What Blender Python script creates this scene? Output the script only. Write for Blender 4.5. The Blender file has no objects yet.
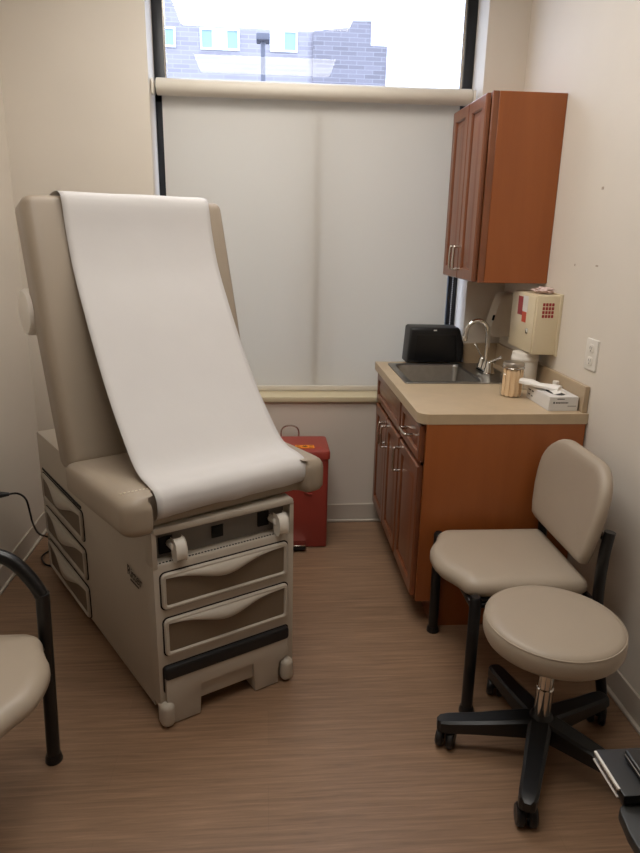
import bpy, bmesh, math, random
from mathutils import Vector, Matrix, noise

random.seed(7)
PI = math.pi
scene = bpy.context.scene
COL = scene.collection

# ------------------------------------------------------------------ room numbers (metres)
XL, XR = -1.138, 1.178          # side walls
YB, YF = 3.252, -2.45           # window wall, wall behind the viewer
ZC = 2.74                       # ceiling
CAM_H = 1.4983

# ------------------------------------------------------------------ materials
def lin(c):
    r = []
    for v in c:
        v = v / 255.0
        r.append(v / 12.92 if v <= 0.04045 else ((v + 0.055) / 1.055) ** 2.4)
    return (*r, 1.0)

def new_mat(name):
    m = bpy.data.materials.new(name)
    m.use_nodes = True
    nt = m.node_tree
    return m, nt, nt.nodes['Principled BSDF']

def mat(name, rgb, rough=0.5, metal=0.0, spec=0.5, var=0.0, vscale=6.0, bump=0.0, bscale=200.0, sheen=0.0):
    m, nt, b = new_mat(name)
    b.inputs['Base Color'].default_value = lin(rgb)
    b.inputs['Roughness'].default_value = rough
    b.inputs['Metallic'].default_value = metal
    b.inputs['Specular IOR Level'].default_value = spec
    tc = nt.nodes.new('ShaderNodeTexCoord')
    if var > 0:
        n = nt.nodes.new('ShaderNodeTexNoise'); n.inputs['Scale'].default_value = vscale
        n.inputs['Detail'].default_value = 4
        mr = nt.nodes.new('ShaderNodeMapRange')
        mr.inputs['From Min'].default_value = 0.3; mr.inputs['From Max'].default_value = 0.7
        mr.inputs['To Min'].default_value = 1 - var; mr.inputs['To Max'].default_value = 1 + var
        mx = nt.nodes.new('ShaderNodeMix'); mx.data_type = 'RGBA'; mx.blend_type = 'MULTIPLY'
        mx.inputs[0].default_value = 1.0
        mx.inputs[6].default_value = lin(rgb)
        nt.links.new(tc.outputs['Object'], n.inputs['Vector'])
        nt.links.new(n.outputs['Fac'], mr.inputs['Value'])
        nt.links.new(mr.outputs['Result'], mx.inputs[7])
        nt.links.new(mx.outputs[2], b.inputs['Base Color'])
    if bump > 0:
        n2 = nt.nodes.new('ShaderNodeTexNoise'); n2.inputs['Scale'].default_value = bscale
        n2.inputs['Detail'].default_value = 3
        bp = nt.nodes.new('ShaderNodeBump'); bp.inputs['Strength'].default_value = bump
        bp.inputs['Distance'].default_value = 0.002
        nt.links.new(tc.outputs['Object'], n2.inputs['Vector'])
        nt.links.new(n2.outputs['Fac'], bp.inputs['Height'])
        nt.links.new(bp.outputs['Normal'], b.inputs['Normal'])
    return m

def wood_mat(name, dark, mid, rough=0.35, scale=(26, 26, 2.2), coat=0.0):
    m, nt, b = new_mat(name)
    tc = nt.nodes.new('ShaderNodeTexCoord')
    mp = nt.nodes.new('ShaderNodeMapping'); mp.inputs['Scale'].default_value = scale
    n = nt.nodes.new('ShaderNodeTexNoise'); n.inputs['Scale'].default_value = 1.0
    n.inputs['Detail'].default_value = 6; n.inputs['Roughness'].default_value = 0.6
    n.inputs['Distortion'].default_value = 0.6
    cr = nt.nodes.new('ShaderNodeValToRGB')
    cr.color_ramp.elements[0].position = 0.28; cr.color_ramp.elements[0].color = lin(dark)
    cr.color_ramp.elements[1].position = 0.72; cr.color_ramp.elements[1].color = lin(mid)
    nt.links.new(tc.outputs['Object'], mp.inputs['Vector'])
    nt.links.new(mp.outputs['Vector'], n.inputs['Vector'])
    nt.links.new(n.outputs['Fac'], cr.inputs['Fac'])
    nt.links.new(cr.outputs['Color'], b.inputs['Base Color'])
    b.inputs['Roughness'].default_value = rough
    b.inputs['Coat Weight'].default_value = coat
    b.inputs['Coat Roughness'].default_value = 0.2
    return m

def floor_mat():
    m, nt, b = new_mat('wood_look_planks')
    tc = nt.nodes.new('ShaderNodeTexCoord')
    br = nt.nodes.new('ShaderNodeTexBrick')
    br.inputs['Scale'].default_value = 1.0
    br.inputs['Brick Width'].default_value = 1.2
    br.inputs['Row Height'].default_value = 0.15
    br.inputs['Mortar Size'].default_value = 0.0011
    br.inputs['Mortar Smooth'].default_value = 0.3
    br.inputs['Color1'].default_value = (0.43, 0.43, 0.43, 1)
    br.inputs['Color2'].default_value = (0.59, 0.58, 0.57, 1)
    br.inputs['Mortar'].default_value = (0.36, 0.36, 0.36, 1)
    br.offset = 0.37
    mp = nt.nodes.new('ShaderNodeMapping'); mp.inputs['Scale'].default_value = (3.4, 75, 1)
    n = nt.nodes.new('ShaderNodeTexNoise'); n.inputs['Scale'].default_value = 1.0
    n.inputs['Detail'].default_value = 7; n.inputs['Roughness'].default_value = 0.7
    n.inputs['Distortion'].default_value = 0.4
    cr = nt.nodes.new('ShaderNodeValToRGB')
    e = cr.color_ramp.elements
    e[0].position = 0.30; e[0].color = lin((116, 90, 69))
    e[1].position = 0.72; e[1].color = lin((157, 125, 99))
    x = cr.color_ramp.elements.new(0.5); x.color = lin((137, 108, 84))
    mx = nt.nodes.new('ShaderNodeMix'); mx.data_type = 'RGBA'; mx.blend_type = 'OVERLAY'
    mx.inputs[0].default_value = 0.35
    nt.links.new(tc.outputs['Object'], br.inputs['Vector'])
    nt.links.new(tc.outputs['Object'], mp.inputs['Vector'])
    nt.links.new(mp.outputs['Vector'], n.inputs['Vector'])
    nt.links.new(n.outputs['Fac'], cr.inputs['Fac'])
    nt.links.new(cr.outputs['Color'], mx.inputs[6])
    nt.links.new(br.outputs['Color'], mx.inputs[7])
    nt.links.new(mx.outputs[2], b.inputs['Base Color'])
    b.inputs['Roughness'].default_value = 0.42
    bp = nt.nodes.new('ShaderNodeBump'); bp.inputs['Strength'].default_value = 0.12
    bp.inputs['Distance'].default_value = 0.002
    nt.links.new(n.outputs['Fac'], bp.inputs['Height'])
    nt.links.new(bp.outputs['Normal'], b.inputs['Normal'])
    return m

def glass_mat(name, tint=(1, 1, 1, 1), ior=1.5, rough=0.0):
    m = bpy.data.materials.new(name); m.use_nodes = True
    nt = m.node_tree; nt.nodes.clear()
    out = nt.nodes.new('ShaderNodeOutputMaterial')
    tr = nt.nodes.new('ShaderNodeBsdfTransparent'); tr.inputs['Color'].default_value = tint
    gl = nt.nodes.new('ShaderNodeBsdfGlossy'); gl.inputs['Roughness'].default_value = rough
    fr = nt.nodes.new('ShaderNodeFresnel'); fr.inputs['IOR'].default_value = ior
    mx = nt.nodes.new('ShaderNodeMixShader')
    nt.links.new(fr.outputs['Fac'], mx.inputs['Fac'])
    nt.links.new(tr.outputs[0], mx.inputs[1]); nt.links.new(gl.outputs[0], mx.inputs[2])
    nt.links.new(mx.outputs[0], out.inputs['Surface'])
    return m

def jar_mat(name):
    m = bpy.data.materials.new(name); m.use_nodes = True
    nt = m.node_tree; nt.nodes.clear()
    out = nt.nodes.new('ShaderNodeOutputMaterial')
    tr = nt.nodes.new('ShaderNodeBsdfTransparent'); tr.inputs['Color'].default_value = (0.985, 0.99, 0.985, 1)
    gl = nt.nodes.new('ShaderNodeBsdfGlossy'); gl.inputs['Roughness'].default_value = 0.03
    lw = nt.nodes.new('ShaderNodeLayerWeight'); lw.inputs['Blend'].default_value = 0.5
    pw = nt.nodes.new('ShaderNodeMath'); pw.operation = 'POWER'; pw.inputs[1].default_value = 4.0
    ml = nt.nodes.new('ShaderNodeMath'); ml.operation = 'MULTIPLY_ADD'; ml.inputs[1].default_value = 0.55; ml.inputs[2].default_value = 0.03
    mx = nt.nodes.new('ShaderNodeMixShader')
    nt.links.new(lw.outputs['Facing'], pw.inputs[0]); nt.links.new(pw.outputs[0], ml.inputs[0]); nt.links.new(ml.outputs[0], mx.inputs['Fac'])
    nt.links.new(tr.outputs[0], mx.inputs[1]); nt.links.new(gl.outputs[0], mx.inputs[2])
    nt.links.new(mx.outputs[0], out.inputs['Surface'])
    return m

def blind_mat():
    m = bpy.data.materials.new('roller_blind_fabric'); m.use_nodes = True
    nt = m.node_tree; nt.nodes.clear()
    out = nt.nodes.new('ShaderNodeOutputMaterial')
    d = nt.nodes.new('ShaderNodeBsdfDiffuse'); d.inputs['Color'].default_value = lin((232, 228, 222))
    t = nt.nodes.new('ShaderNodeBsdfTranslucent'); t.inputs['Color'].default_value = lin((205, 200, 188))
    tc = nt.nodes.new('ShaderNodeTexCoord')
    w = nt.nodes.new('ShaderNodeTexNoise'); w.inputs['Scale'].default_value = 3.0
    w.inputs['Detail'].default_value = 2
    mx = nt.nodes.new('ShaderNodeMixShader'); mx.inputs['Fac'].default_value = 0.37
    nt.links.new(d.outputs[0], mx.inputs[1]); nt.links.new(t.outputs[0], mx.inputs[2])
    nt.links.new(mx.outputs[0], out.inputs['Surface'])
    return m

def brick_mat(name, c1, c2, mortar):
    m, nt, b = new_mat(name)
    tc = nt.nodes.new('ShaderNodeTexCoord')
    mp = nt.nodes.new('ShaderNodeMapping'); mp.inputs['Rotation'].default_value = (PI / 2, 0, 0)
    br = nt.nodes.new('ShaderNodeTexBrick')
    br.inputs['Scale'].default_value = 1.0
    br.inputs['Brick Width'].default_value = 0.9; br.inputs['Row Height'].default_value = 0.22
    br.inputs['Mortar Size'].default_value = 0.02
    br.inputs['Color1'].default_value = lin(c1); br.inputs['Color2'].default_value = lin(c2)
    br.inputs['Mortar'].default_value = lin(mortar)
    nt.links.new(tc.outputs['Object'], mp.inputs['Vector'])
    nt.links.new(mp.outputs['Vector'], br.inputs['Vector'])
    nt.links.new(br.outputs['Color'], b.inputs['Base Color'])
    b.inputs['Roughness'].default_value = 0.9
    return m

def emit_mat(name, rgb, strength):
    m = bpy.data.materials.new(name); m.use_nodes = True
    nt = m.node_tree; nt.nodes.clear()
    out = nt.nodes.new('ShaderNodeOutputMaterial')
    e = nt.nodes.new('ShaderNodeEmission')
    e.inputs['Color'].default_value = rgb; e.inputs['Strength'].default_value = strength
    nt.links.new(e.outputs[0], out.inputs['Surface'])
    return m

LAMP = 9.3
M = {
    'wall': mat('wall_paint', (214, 205, 192), 0.75, var=0.02, vscale=3, bump=0.06, bscale=350),
    'ceiling': mat('ceiling_tile', (225, 222, 214), 0.9, bump=0.1, bscale=120),
    'trim': mat('vinyl_baseboard', (190, 180, 167), 0.55),
    'sill': mat('sill_laminate', (205, 192, 160), 0.45, var=0.02),
    'floor': floor_mat(),
    'frame_black': mat('black_window_frame', (16, 17, 22), 0.4),
    'glass': glass_mat('window_glass', (0.97, 0.98, 1.0, 1)),
    'jar_glass': jar_mat('jar_glass'),
    'blind': blind_mat(),
    'blind_tube': mat('blind_cassette', (216, 208, 194), 0.5),
    'chain': mat('bead_chain', (200, 205, 215), 0.35),
    'cherry': wood_mat('cherry_wood', (104, 58, 36), (134, 79, 48), 0.34, coat=0.15),
    'cherry_end': wood_mat('cherry_end_panel', (141, 76, 32), (153, 85, 38), 0.42, (14, 14, 1.2)),
    'gap': mat('dark_gap', (26, 14, 10), 0.8),
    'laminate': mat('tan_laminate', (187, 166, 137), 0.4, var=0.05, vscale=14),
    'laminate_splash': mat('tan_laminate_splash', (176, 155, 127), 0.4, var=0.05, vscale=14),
    'steel': mat('brushed_steel', (150, 146, 140), 0.33, 1.0, var=0.05, vscale=40),
    'chrome': mat('chrome', (225, 222, 216), 0.09, 1.0),
    'nickel': mat('satin_nickel', (205, 198, 188), 0.22, 1.0),
    'black_plastic': mat('black_plastic', (17, 17, 19), 0.38, bump=0.03),
    'black_gloss': mat('black_gloss', (10, 10, 12), 0.3),
    'black_metal': mat('black_powder_coat', (14, 14, 16), 0.33),
    'black_desk': mat('charcoal_laminate', (33, 33, 32), 0.5),
    'vinyl': mat('taupe_vinyl', (152, 138, 121), 0.42, var=0.02, vscale=5, bump=0.05, bscale=260),
    'vinyl_chair': mat('beige_vinyl', (164, 150, 133), 0.42, var=0.02, vscale=5, bump=0.05, bscale=260),
    'table_body': mat('table_shell', (180, 170, 156), 0.45, var=0.015),
    'table_light': mat('table_light_plastic', (182, 173, 160), 0.34),
    'table_brown': mat('drawer_brown_inset', (110, 95, 78), 0.5),
    'table_grey': mat('table_grey_panel', (118, 112, 106), 0.5),
    'hole': mat('dark_hole', (10, 9, 10), 0.8),
    'tread': mat('black_rubber', (20, 20, 22), 0.55),
    'paper': mat('exam_paper_white', (196, 192, 189), 0.75, var=0.012, vscale=9, bump=0.16, bscale=38),
    'stitch': mat('white_thread', (225, 215, 196), 0.8),
    'ink': mat('brown_ink', (44, 34, 28), 0.6),
    'ink_grey': mat('grey_ink', (70, 68, 68), 0.6),
    'red_can': mat('red_enamel', (152, 58, 48), 0.36, var=0.04, vscale=3),
    'orange': mat('orange_sticker', (232, 136, 26), 0.5),
    'sharps': mat('beige_enamel', (214, 199, 168), 0.36),
    'label_red': mat('label_red', (150, 46, 46), 0.5),
    'label_orange': mat('label_orange_red', (196, 72, 44), 0.5),
    'label_white': mat('label_white', (220, 214, 208), 0.5),
    'white_plastic': mat('white_plastic', (222, 216, 206), 0.4),
    'grey_plastic': mat('warm_grey_plastic', (205, 194, 178), 0.4),
    'card': mat('white_card', (215, 212, 208), 0.6),
    'tissue': mat('white_tissue', (232, 228, 222), 0.85, bump=0.2, bscale=60),
    'pink': mat('pale_pink_film', (214, 190, 184), 0.5),
    'stick': wood_mat('birch', (222, 188, 146), (240, 212, 174), 0.6, (60, 60, 8)),
    'lid_metal': mat('pewter_lid', (170, 160, 148), 0.3, 0.8),
    'silver': mat('silver_strip', (232, 230, 226), 0.3, 0.35),
    'scuff': mat('scuff', (172, 156, 138), 0.8),
    'brick': brick_mat('pale_brick', (138, 132, 136), (149, 143, 147), (158, 154, 156)),
    'brick_dark': brick_mat('grey_brick', (110, 105, 108), (124, 119, 123), (138, 134, 137)),
    'out_frame': mat('white_window_frame', (235, 240, 240), 0.5),
    'out_pane': mat('blue_pane', (132, 156, 172), 0.15),
    'out_curtain': mat('pale_curtain', (205, 220, 225), 0.8),
    'asphalt': mat('asphalt', (120, 120, 122), 0.9, var=0.1),
    'lamp_grey': mat('lamp_post_grey', (84, 84, 92), 0.5),
    'light': emit_mat('troffer_diffuser', (1.0, 0.96, 0.905, 1), LAMP),
    'light_frame': mat('white_lamp_frame', (230, 230, 228), 0.5),
}

# ------------------------------------------------------------------ object helpers
MW = {}

def thing(name, label, cat, loc=(0, 0, 0), rotz=0.0, group=None):
    o = bpy.data.objects.new(name, None); COL.objects.link(o)
    o.empty_display_size = 0.1
    o.location = loc; o.rotation_euler = (0, 0, rotz)
    o['label'] = label; o['category'] = cat
    if group: o['group'] = group
    MW[o.name] = Matrix.Translation(loc) @ Matrix.Rotation(rotz, 4, 'Z')
    return o

def finish(name, bm, m, angle=38, recalc=True):
    if recalc: bmesh.ops.recalc_face_normals(bm, faces=bm.faces)
    me = bpy.data.meshes.new(name)
    bm.to_mesh(me); bm.free()
    me.materials.append(m)
    me.polygons.foreach_set('use_smooth', [True] * len(me.polygons))
    me.set_sharp_from_angle(angle=math.radians(angle))
    return me

def part(name, bm, m, parent, world=False, label=None, angle=38):
    """one mesh object under its thing or part; world=True when the bmesh is in room coordinates"""
    if world: bm.transform(MW[parent.name].inverted())
    o = bpy.data.objects.new(name, finish(name, bm, m, angle)); COL.objects.link(o)
    o.parent = parent
    MW[o.name] = MW[parent.name].copy()
    if label: o['label'] = label
    return o

def solo(name, bm, m, label, cat, loc=(0, 0, 0), group=None, angle=38):
    """a thing that is one mesh; bmesh in room coordinates"""
    bm.transform(Matrix.Translation(loc).inverted())
    o = bpy.data.objects.new(name, finish(name, bm, m, angle)); COL.objects.link(o)
    o.location = loc
    MW[o.name] = Matrix.Translation(loc)
    o['label'] = label; o['category'] = cat
    if group: o['group'] = group
    return o

def struct(name, bm, m, parent=None, angle=38):
    o = bpy.data.objects.new(name, finish(name, bm, m, angle)); COL.objects.link(o)
    o['kind'] = 'structure'
    MW[o.name] = Matrix.Identity(4)
    if parent: o.parent = parent
    return o

def copy_tree(o, parent=None):
    c = o.copy(); COL.objects.link(c)
    MW[c.name] = MW[o.name].copy()
    if parent: c.parent = parent
    for ch in list(o.children): copy_tree(ch, c)
    return c

# ------------------------------------------------------------------ bmesh helpers
def BM(): return bmesh.new()

def merge(dst, src, mtx=None):
    if mtx is not None: src.transform(mtx)
    me = bpy.data.meshes.new('tmp'); src.to_mesh(me); src.free()
    dst.from_mesh(me); bpy.data.meshes.remove(me)

def box(bm, lo, hi, r=0.0, seg=2, mtx=None):
    t = bmesh.new()
    bmesh.ops.create_cube(t, size=1.0)
    for v in t.verts:
        v.co = Vector([lo[i] + (v.co[i] + 0.5) * (hi[i] - lo[i]) for i in range(3)])
    if r > 0:
        bmesh.ops.bevel(t, geom=list(t.edges), offset=r, segments=seg, profile=0.5, affect='EDGES')
    merge(bm, t, mtx)

def catmull(pts, n=6):
    P = [Vector(p) for p in pts]; out = []
    for i in range(len(P) - 1):
        p0 = P[max(i - 1, 0)]; p1 = P[i]; p2 = P[i + 1]; p3 = P[min(i + 2, len(P) - 1)]
        for k in range(n):
            t = k / n
            out.append(0.5 * ((2 * p1) + (-p0 + p2) * t + (2 * p0 - 5 * p1 + 4 * p2 - p3) * t * t + (-p0 + 3 * p1 - 3 * p2 + p3) * t ** 3))
    out.append(P[-1]); return out

def tube(bm, pts, r, seg=12, smooth=0, mtx=None, radii=None):
    t = bmesh.new()
    P = catmull(pts, smooth) if smooth else [Vector(p) for p in pts]
    R = radii if radii else [r] * len(P)
    if smooth and radii:
        R = []
        n = len(radii) - 1
        for i in range(len(P)):
            f = i / (len(P) - 1) * n; k = min(int(f), n - 1); R.append(radii[k] + (radii[k + 1] - radii[k]) * (f - k))
    tan = [(P[min(i + 1, len(P) - 1)] - P[max(i - 1, 0)]).normalized() for i in range(len(P))]
    up = Vector((0, 0, 1)) if abs(tan[0].z) < 0.9 else Vector((1, 0, 0))
    nrm = tan[0].cross(up).normalized(); rings = []
    for i, p in enumerate(P):
        nrm = (nrm - tan[i] * nrm.dot(tan[i])).normalized(); bi = tan[i].cross(nrm)
        rings.append([t.verts.new(p + (nrm * math.cos(a) + bi * math.sin(a)) * R[i]) for a in [2 * PI * k / seg for k in range(seg)]])
    for i in range(len(rings) - 1):
        for k in range(seg):
            t.faces.new((rings[i][k], rings[i][(k + 1) % seg], rings[i + 1][(k + 1) % seg], rings[i + 1][k]))
    t.faces.new(rings[0][::-1]); t.faces.new(rings[-1])
    merge(bm, t, mtx)

def lathe(bm, prof, seg=32, mtx=None):
    """prof: list of (r, z), open ends capped"""
    t = bmesh.new(); rings = []
    for r, z in prof:
        rings.append([t.verts.new((r * math.cos(2 * PI * k / seg), r * math.sin(2 * PI * k / seg), z)) for k in range(seg)])
    for i in range(len(rings) - 1):
        for k in range(seg):
            t.faces.new((rings[i][k], rings[i][(k + 1) % seg], rings[i + 1][(k + 1) % seg], rings[i + 1][k]))
    t.faces.new(rings[0][::-1]); t.faces.new(rings[-1])
    merge(bm, t, mtx)

def offset(outline, d):
    """inset a counter-clockwise outline; past the point where short edges would flip, shrink towards the middle instead"""
    n = len(outline)
    base = [Vector(p) for p in outline]
    def ok(q):
        for i in range(n):
            e = base[(i + 1) % n] - base[i]
            if e.length > 1e-7 and (q[(i + 1) % n] - q[i]).dot(e) <= 0: return False
        return True
    q = raw_offset(outline, d)
    if d <= 0 or ok(q): return q
    lo, hi = 0.0, d
    for _ in range(14):
        mid = (lo + hi) / 2
        if ok(raw_offset(outline, mid)): lo = mid
        else: hi = mid
    lo *= 0.9
    q = raw_offset(outline, lo)
    cx = sum(p.x for p in q) / n; cy = sum(p.y for p in q) / n
    hx = max(abs(p.x - cx) for p in q); hy = max(abs(p.y - cy) for p in q)
    kx = max(0.05, 1 - (d - lo) / hx); ky = max(0.05, 1 - (d - lo) / hy)
    return [Vector((cx + (p.x - cx) * kx, cy + (p.y - cy) * ky)) for p in q]

def raw_offset(outline, d):
    """inset a counter-clockwise outline by d along mitred vertex normals"""
    n = len(outline); out = []
    for i in range(n):
        p = Vector(outline[i]); a = Vector(outline[i - 1]); c = Vector(outline[(i + 1) % n])
        e1 = (p - a).normalized(); e2 = (c - p).normalized()
        n1 = Vector((-e1.y, e1.x)); n2 = Vector((-e2.y, e2.x))
        m = (n1 + n2)
        if m.length < 1e-6: m = n1
        m.normalize(); k = max(m.dot(n1), 0.45)
        out.append(p + m * (d / k))
    return out

def loft(bm, outline, sections, mtx=None):
    """stack of inset copies of one outline: sections = [(inset, z)]"""
    t = bmesh.new(); rings = []
    for ins, z in sections:
        rings.append([t.verts.new((q.x, q.y, z)) for q in offset(outline, ins)])
    n = len(outline)
    for i in range(len(rings) - 1):
        for k in range(n):
            t.faces.new((rings[i][k], rings[i][(k + 1) % n], rings[i + 1][(k + 1) % n], rings[i + 1][k]))
    t.faces.new(rings[0][::-1]); t.faces.new(rings[-1])
    merge(bm, t, mtx)

def prism(bm, outline, z0, z1, r=0.0, mtx=None):
    if r > 0: loft(bm, outline, [(r, z0), (r * 0.3, z0 + r * 0.3), (0, z0 + r), (0, z1 - r), (r * 0.3, z1 - r * 0.3), (r, z1)], mtx)
    else: loft(bm, outline, [(0, z0), (0, z1)], mtx)

def rect(x0, y0, x1, y1): return [(x0, y0), (x1, y0), (x1, y1), (x0, y1)]

def rrect(x0, y0, x1, y1, r, n=5):
    out = []
    for cx, cy, a0 in ((x1 - r, y0 + r, -PI / 2), (x1 - r, y1 - r, 0), (x0 + r, y1 - r, PI / 2), (x0 + r, y0 + r, PI)):
        for k in range(n + 1):
            a = a0 + PI / 2 * k / n
            out.append((cx + r * math.cos(a), cy + r * math.sin(a)))
    return out

def ring_prism(bm, outer, inner, z0, z1, mtx=None, r=0.0):
    """frame between two outlines with equal vertex counts; r rounds the face edges"""
    t = bmesh.new(); n = len(outer)
    O = [offset(outer, 0), offset(outer, 0), offset(outer, r)] if r else [offset(outer, 0), offset(outer, 0)]
    I = [offset(inner, -r), offset(inner, 0), offset(inner, 0)] if r else [offset(inner, 0), offset(inner, 0)]
    zs_o = [z0, z1 - r, z1] if r else [z0, z1]
    zs_i = [z1, z1 - r, z0] if r else [z1, z0]
    loop = [[t.verts.new((q.x, q.y, z)) for q in L] for L, z in zip(O, zs_o)] + [[t.verts.new((q.x, q.y, z)) for q in L] for L, z in zip(I, zs_i)]
    m = len(loop)
    for i in range(m):
        A, B = loop[i], loop[(i + 1) % m]
        for k in range(n):
            t.faces.new((A[k], A[(k + 1) % n], B[(k + 1) % n], B[k]))
    merge(bm, t, mtx)

def frame_mtx(origin, u, v, n):
    m = Matrix.Identity(4)
    for i, c in enumerate((u, v, n, origin)):
        for j in range(3): m[j][i] = c[j]
    return m

def T(x, y, z): return Matrix.Translation((x, y, z))
def R(a, ax): return Matrix.Rotation(a, 4, ax)

def text_bm(body, size, depth=0.0008, align='LEFT'):
    cu = bpy.data.curves.new('glyphs', 'FONT'); cu.body = body; cu.size = size; cu.extrude = depth / 2
    cu.align_x = align; cu.resolution_u = 3
    o = bpy.data.objects.new('glyphs', cu); COL.objects.link(o)
    dg = bpy.context.evaluated_depsgraph_get()
    me = bpy.data.meshes.new_from_object(o.evaluated_get(dg))
    bm = bmesh.new(); bm.from_mesh(me)
    bpy.data.objects.remove(o); bpy.data.meshes.remove(me); bpy.data.curves.remove(cu)
    return bm

# ================================================================== SETTING
bm = BM(); box(bm, (XL - 0.15, YF - 0.15, -0.1), (XR + 0.15, YB + 0.02, 0)); struct('floor', bm, M['floor'])
bm = BM(); box(bm, (XL - 0.15, YF - 0.15, ZC), (XR + 0.15, YB + 0.3, ZC + 0.1)); struct('ceiling', bm, M['ceiling'])
bm = BM(); box(bm, (XL - 0.15, YF - 0.15, 0), (XL, YB + 0.3, ZC)); struct('wall_left', bm, M['wall'])
bm = BM(); box(bm, (XR, YF - 0.15, 0), (XR + 0.15, YB + 0.3, ZC)); wall_right = struct('wall_right', bm, M['wall'])
bm = BM(); box(bm, (XL, YF - 0.15, 0), (XR, YF, ZC)); struct('wall_front', bm, M['wall'])
WX0, WX1, WZ0, WZ1 = -0.511, 0.987, 0.662, 2.63
bm = BM()
box(bm, (XL, YB, 0), (XR, YB + 0.28, WZ0)); box(bm, (XL, YB, WZ1), (XR, YB + 0.28, ZC))
box(bm, (XL, YB, WZ0), (WX0, YB + 0.28, WZ1)); box(bm, (WX1, YB, WZ0), (XR, YB + 0.28, WZ1))
struct('wall_back', bm, M['wall'])

def baseboard(name, lo, hi, axis):
    bm = BM(); box(bm, lo, hi)
    # cove toe at the floor
    d = 0.012
    if axis == 'xl': box(bm, (lo[0], lo[1], 0), (hi[0] + d, hi[1], 0.012), 0.004)
    if axis == 'xr': box(bm, (lo[0] - d, lo[1], 0), (hi[0], hi[1], 0.012), 0.004)
    if axis == 'yb': box(bm, (lo[0], lo[1] - d, 0), (hi[0], hi[1], 0.012), 0.004)
    struct(name, bm, M['trim'])
baseboard('baseboard_left', (XL, YF, 0), (XL + 0.007, YB, 0.098), 'xl')
baseboard('baseboard_right', (XR - 0.007, YF, 0), (XR, 2.24, 0.098), 'xr')
baseboard('baseboard_back', (XL, YB - 0.007, 0), (0.62, YB, 0.098), 'yb')

# sill board
bm = BM(); box(bm, (WX0, 3.236, 0.662), (WX1, 3.44, 0.692), 0.006, 2); struct('trim_1', bm, M['sill'])

# window in its recess
FY0, FY1 = 3.425, 3.485
bm = BM()
box(bm, (WX0, FY0, 0.692), (WX0 + 0.048, FY1, WZ1), 0.004); box(bm, (WX1 - 0.05, FY0, 0.692), (WX1, FY1, WZ1), 0.004)
box(bm, (WX0, FY0, 0.692), (WX1, FY1, 0.742), 0.004); box(bm, (WX0, FY0, WZ1 - 0.05), (WX1, FY1, WZ1), 0.004)
box(bm, (WX0, FY0, 2.055), (WX1, FY1, 2.105), 0.004)
win = struct('window_1', bm, M['frame_black'])
bm = BM(); box(bm, (0.226, 3.376, 0.742), (0.272, FY1, 2.055), 0.004); struct('mullion', bm, M['frame_black'], win)
bm = BM()
for x0, x1 in ((WX0 + 0.048, WX0 + 0.056), (WX1 - 0.06, WX1 - 0.05)):
    box(bm, (x0, FY0 + 0.008, 2.105), (x1, FY0 + 0.02, WZ1 - 0.05))
struct('glazing_bead', bm, M['nickel'], win)
bm = BM()
t = bmesh.new(); bmesh.ops.create_grid(t, x_segments=1, y_segments=1, size=0.5)
t.transform(T((WX0 + WX1) / 2, 3.455, (0.72 + WZ1) / 2) @ Matrix.Diagonal((WX1 - WX0 - 0.02, 1, WZ1 - 0.75, 1)) @ R(PI / 2, 'X'))
merge(bm, t); struct('glass_pane', bm, M['glass'], win)

# scuffs in the paint of the wall
for k, (y, z, w, h) in enumerate(((2.372, 1.661, 0.016, 0.010), (2.514, 1.392, 0.008, 0.008), (2.340, 1.397, 0.018, 0.006))):
    bm = BM(); box(bm, (XR - 0.0012, y - w / 2, z - h / 2), (XR, y + w / 2, z + h / 2), 0.0005, 1)
    struct('scuff_mark', bm, M['scuff'], wall_right)

# ================================================================== CEILING LIGHT
def troffer(label, yc):
    cl = thing('ceiling_light', label, 'ceiling light', (0, yc, ZC), 0, 'ceiling lights')
    bm = BM(); ring_prism(bm, rect(-0.56, yc - 0.34, 0.56, yc + 0.34), rect(-0.53, yc - 0.31, 0.53, yc + 0.31), ZC - 0.012, ZC - 0.0005)
    part('frame', bm, M['light_frame'], cl, True)
    bm = BM(); box(bm, (-0.53, yc - 0.31, ZC - 0.006), (0.53, yc + 0.31, ZC - 0.001)); part('diffuser', bm, M['light'], cl, True)
troffer('recessed white ceiling light over the stool, mirrored in the window glass', 1.12)
troffer('unseen white ceiling light added between the wall cabinet and the exam table', 2.45)  # second light, out of view, added to balance wall and floor brightness

# ================================================================== ROLLER BLIND
rb = thing('roller_blind', 'pale grey roller blind drawn down over the lower window', 'blind', (0.22, 3.33, 2.09))
bm = BM()
prof = [(0.0, -0.722), (0.034, -0.722), (0.036, -0.719), (0.036, 0.719), (0.034, 0.722), (0.0, 0.722)]
prof = [(max(a, 1e-4), b) for a, b in prof]
lathe(bm, prof, 28, T(0.234, 3.330, 2.108) @ R(PI / 2, 'Y'))
part('tube', bm, M['blind_tube'], rb, True)
bm = BM(); box(bm, (-0.472, 3.366, 0.715), (0.917, 3.3672, 2.105)); part('fabric', bm, M['blind'], rb, True)
bm = BM(); box(bm, (-0.472, 3.359, 0.694), (0.917, 3.374, 0.722), 0.005, 2); part('bottom_bar', bm, M['blind_tube'], rb, True)
bm = BM()
tube(bm, [(0.938, 3.328, 2.09), (0.936, 3.328, 1.5), (0.934, 3.328, 0.95)], 0.0012, 6)
for k in range(118):
    t = bmesh.new(); bmesh.ops.create_icosphere(t, subdivisions=1, radius=0.0032)
    f = k / 117; merge(bm, t, T(0.938 - 0.004 * f, 3.328, 2.08 - 1.12 * f))
part('bead_chain', bm, M['chain'], rb, True)
for x0, x1 in ((0.959, 0.970), (-0.5075, -0.4965)):
    bm = BM(); box(bm, (x0, 3.29, 2.07), (x1, 3.345, 2.135), 0.004); part('bracket', bm, M['blind_tube'], rb, True)

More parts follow.
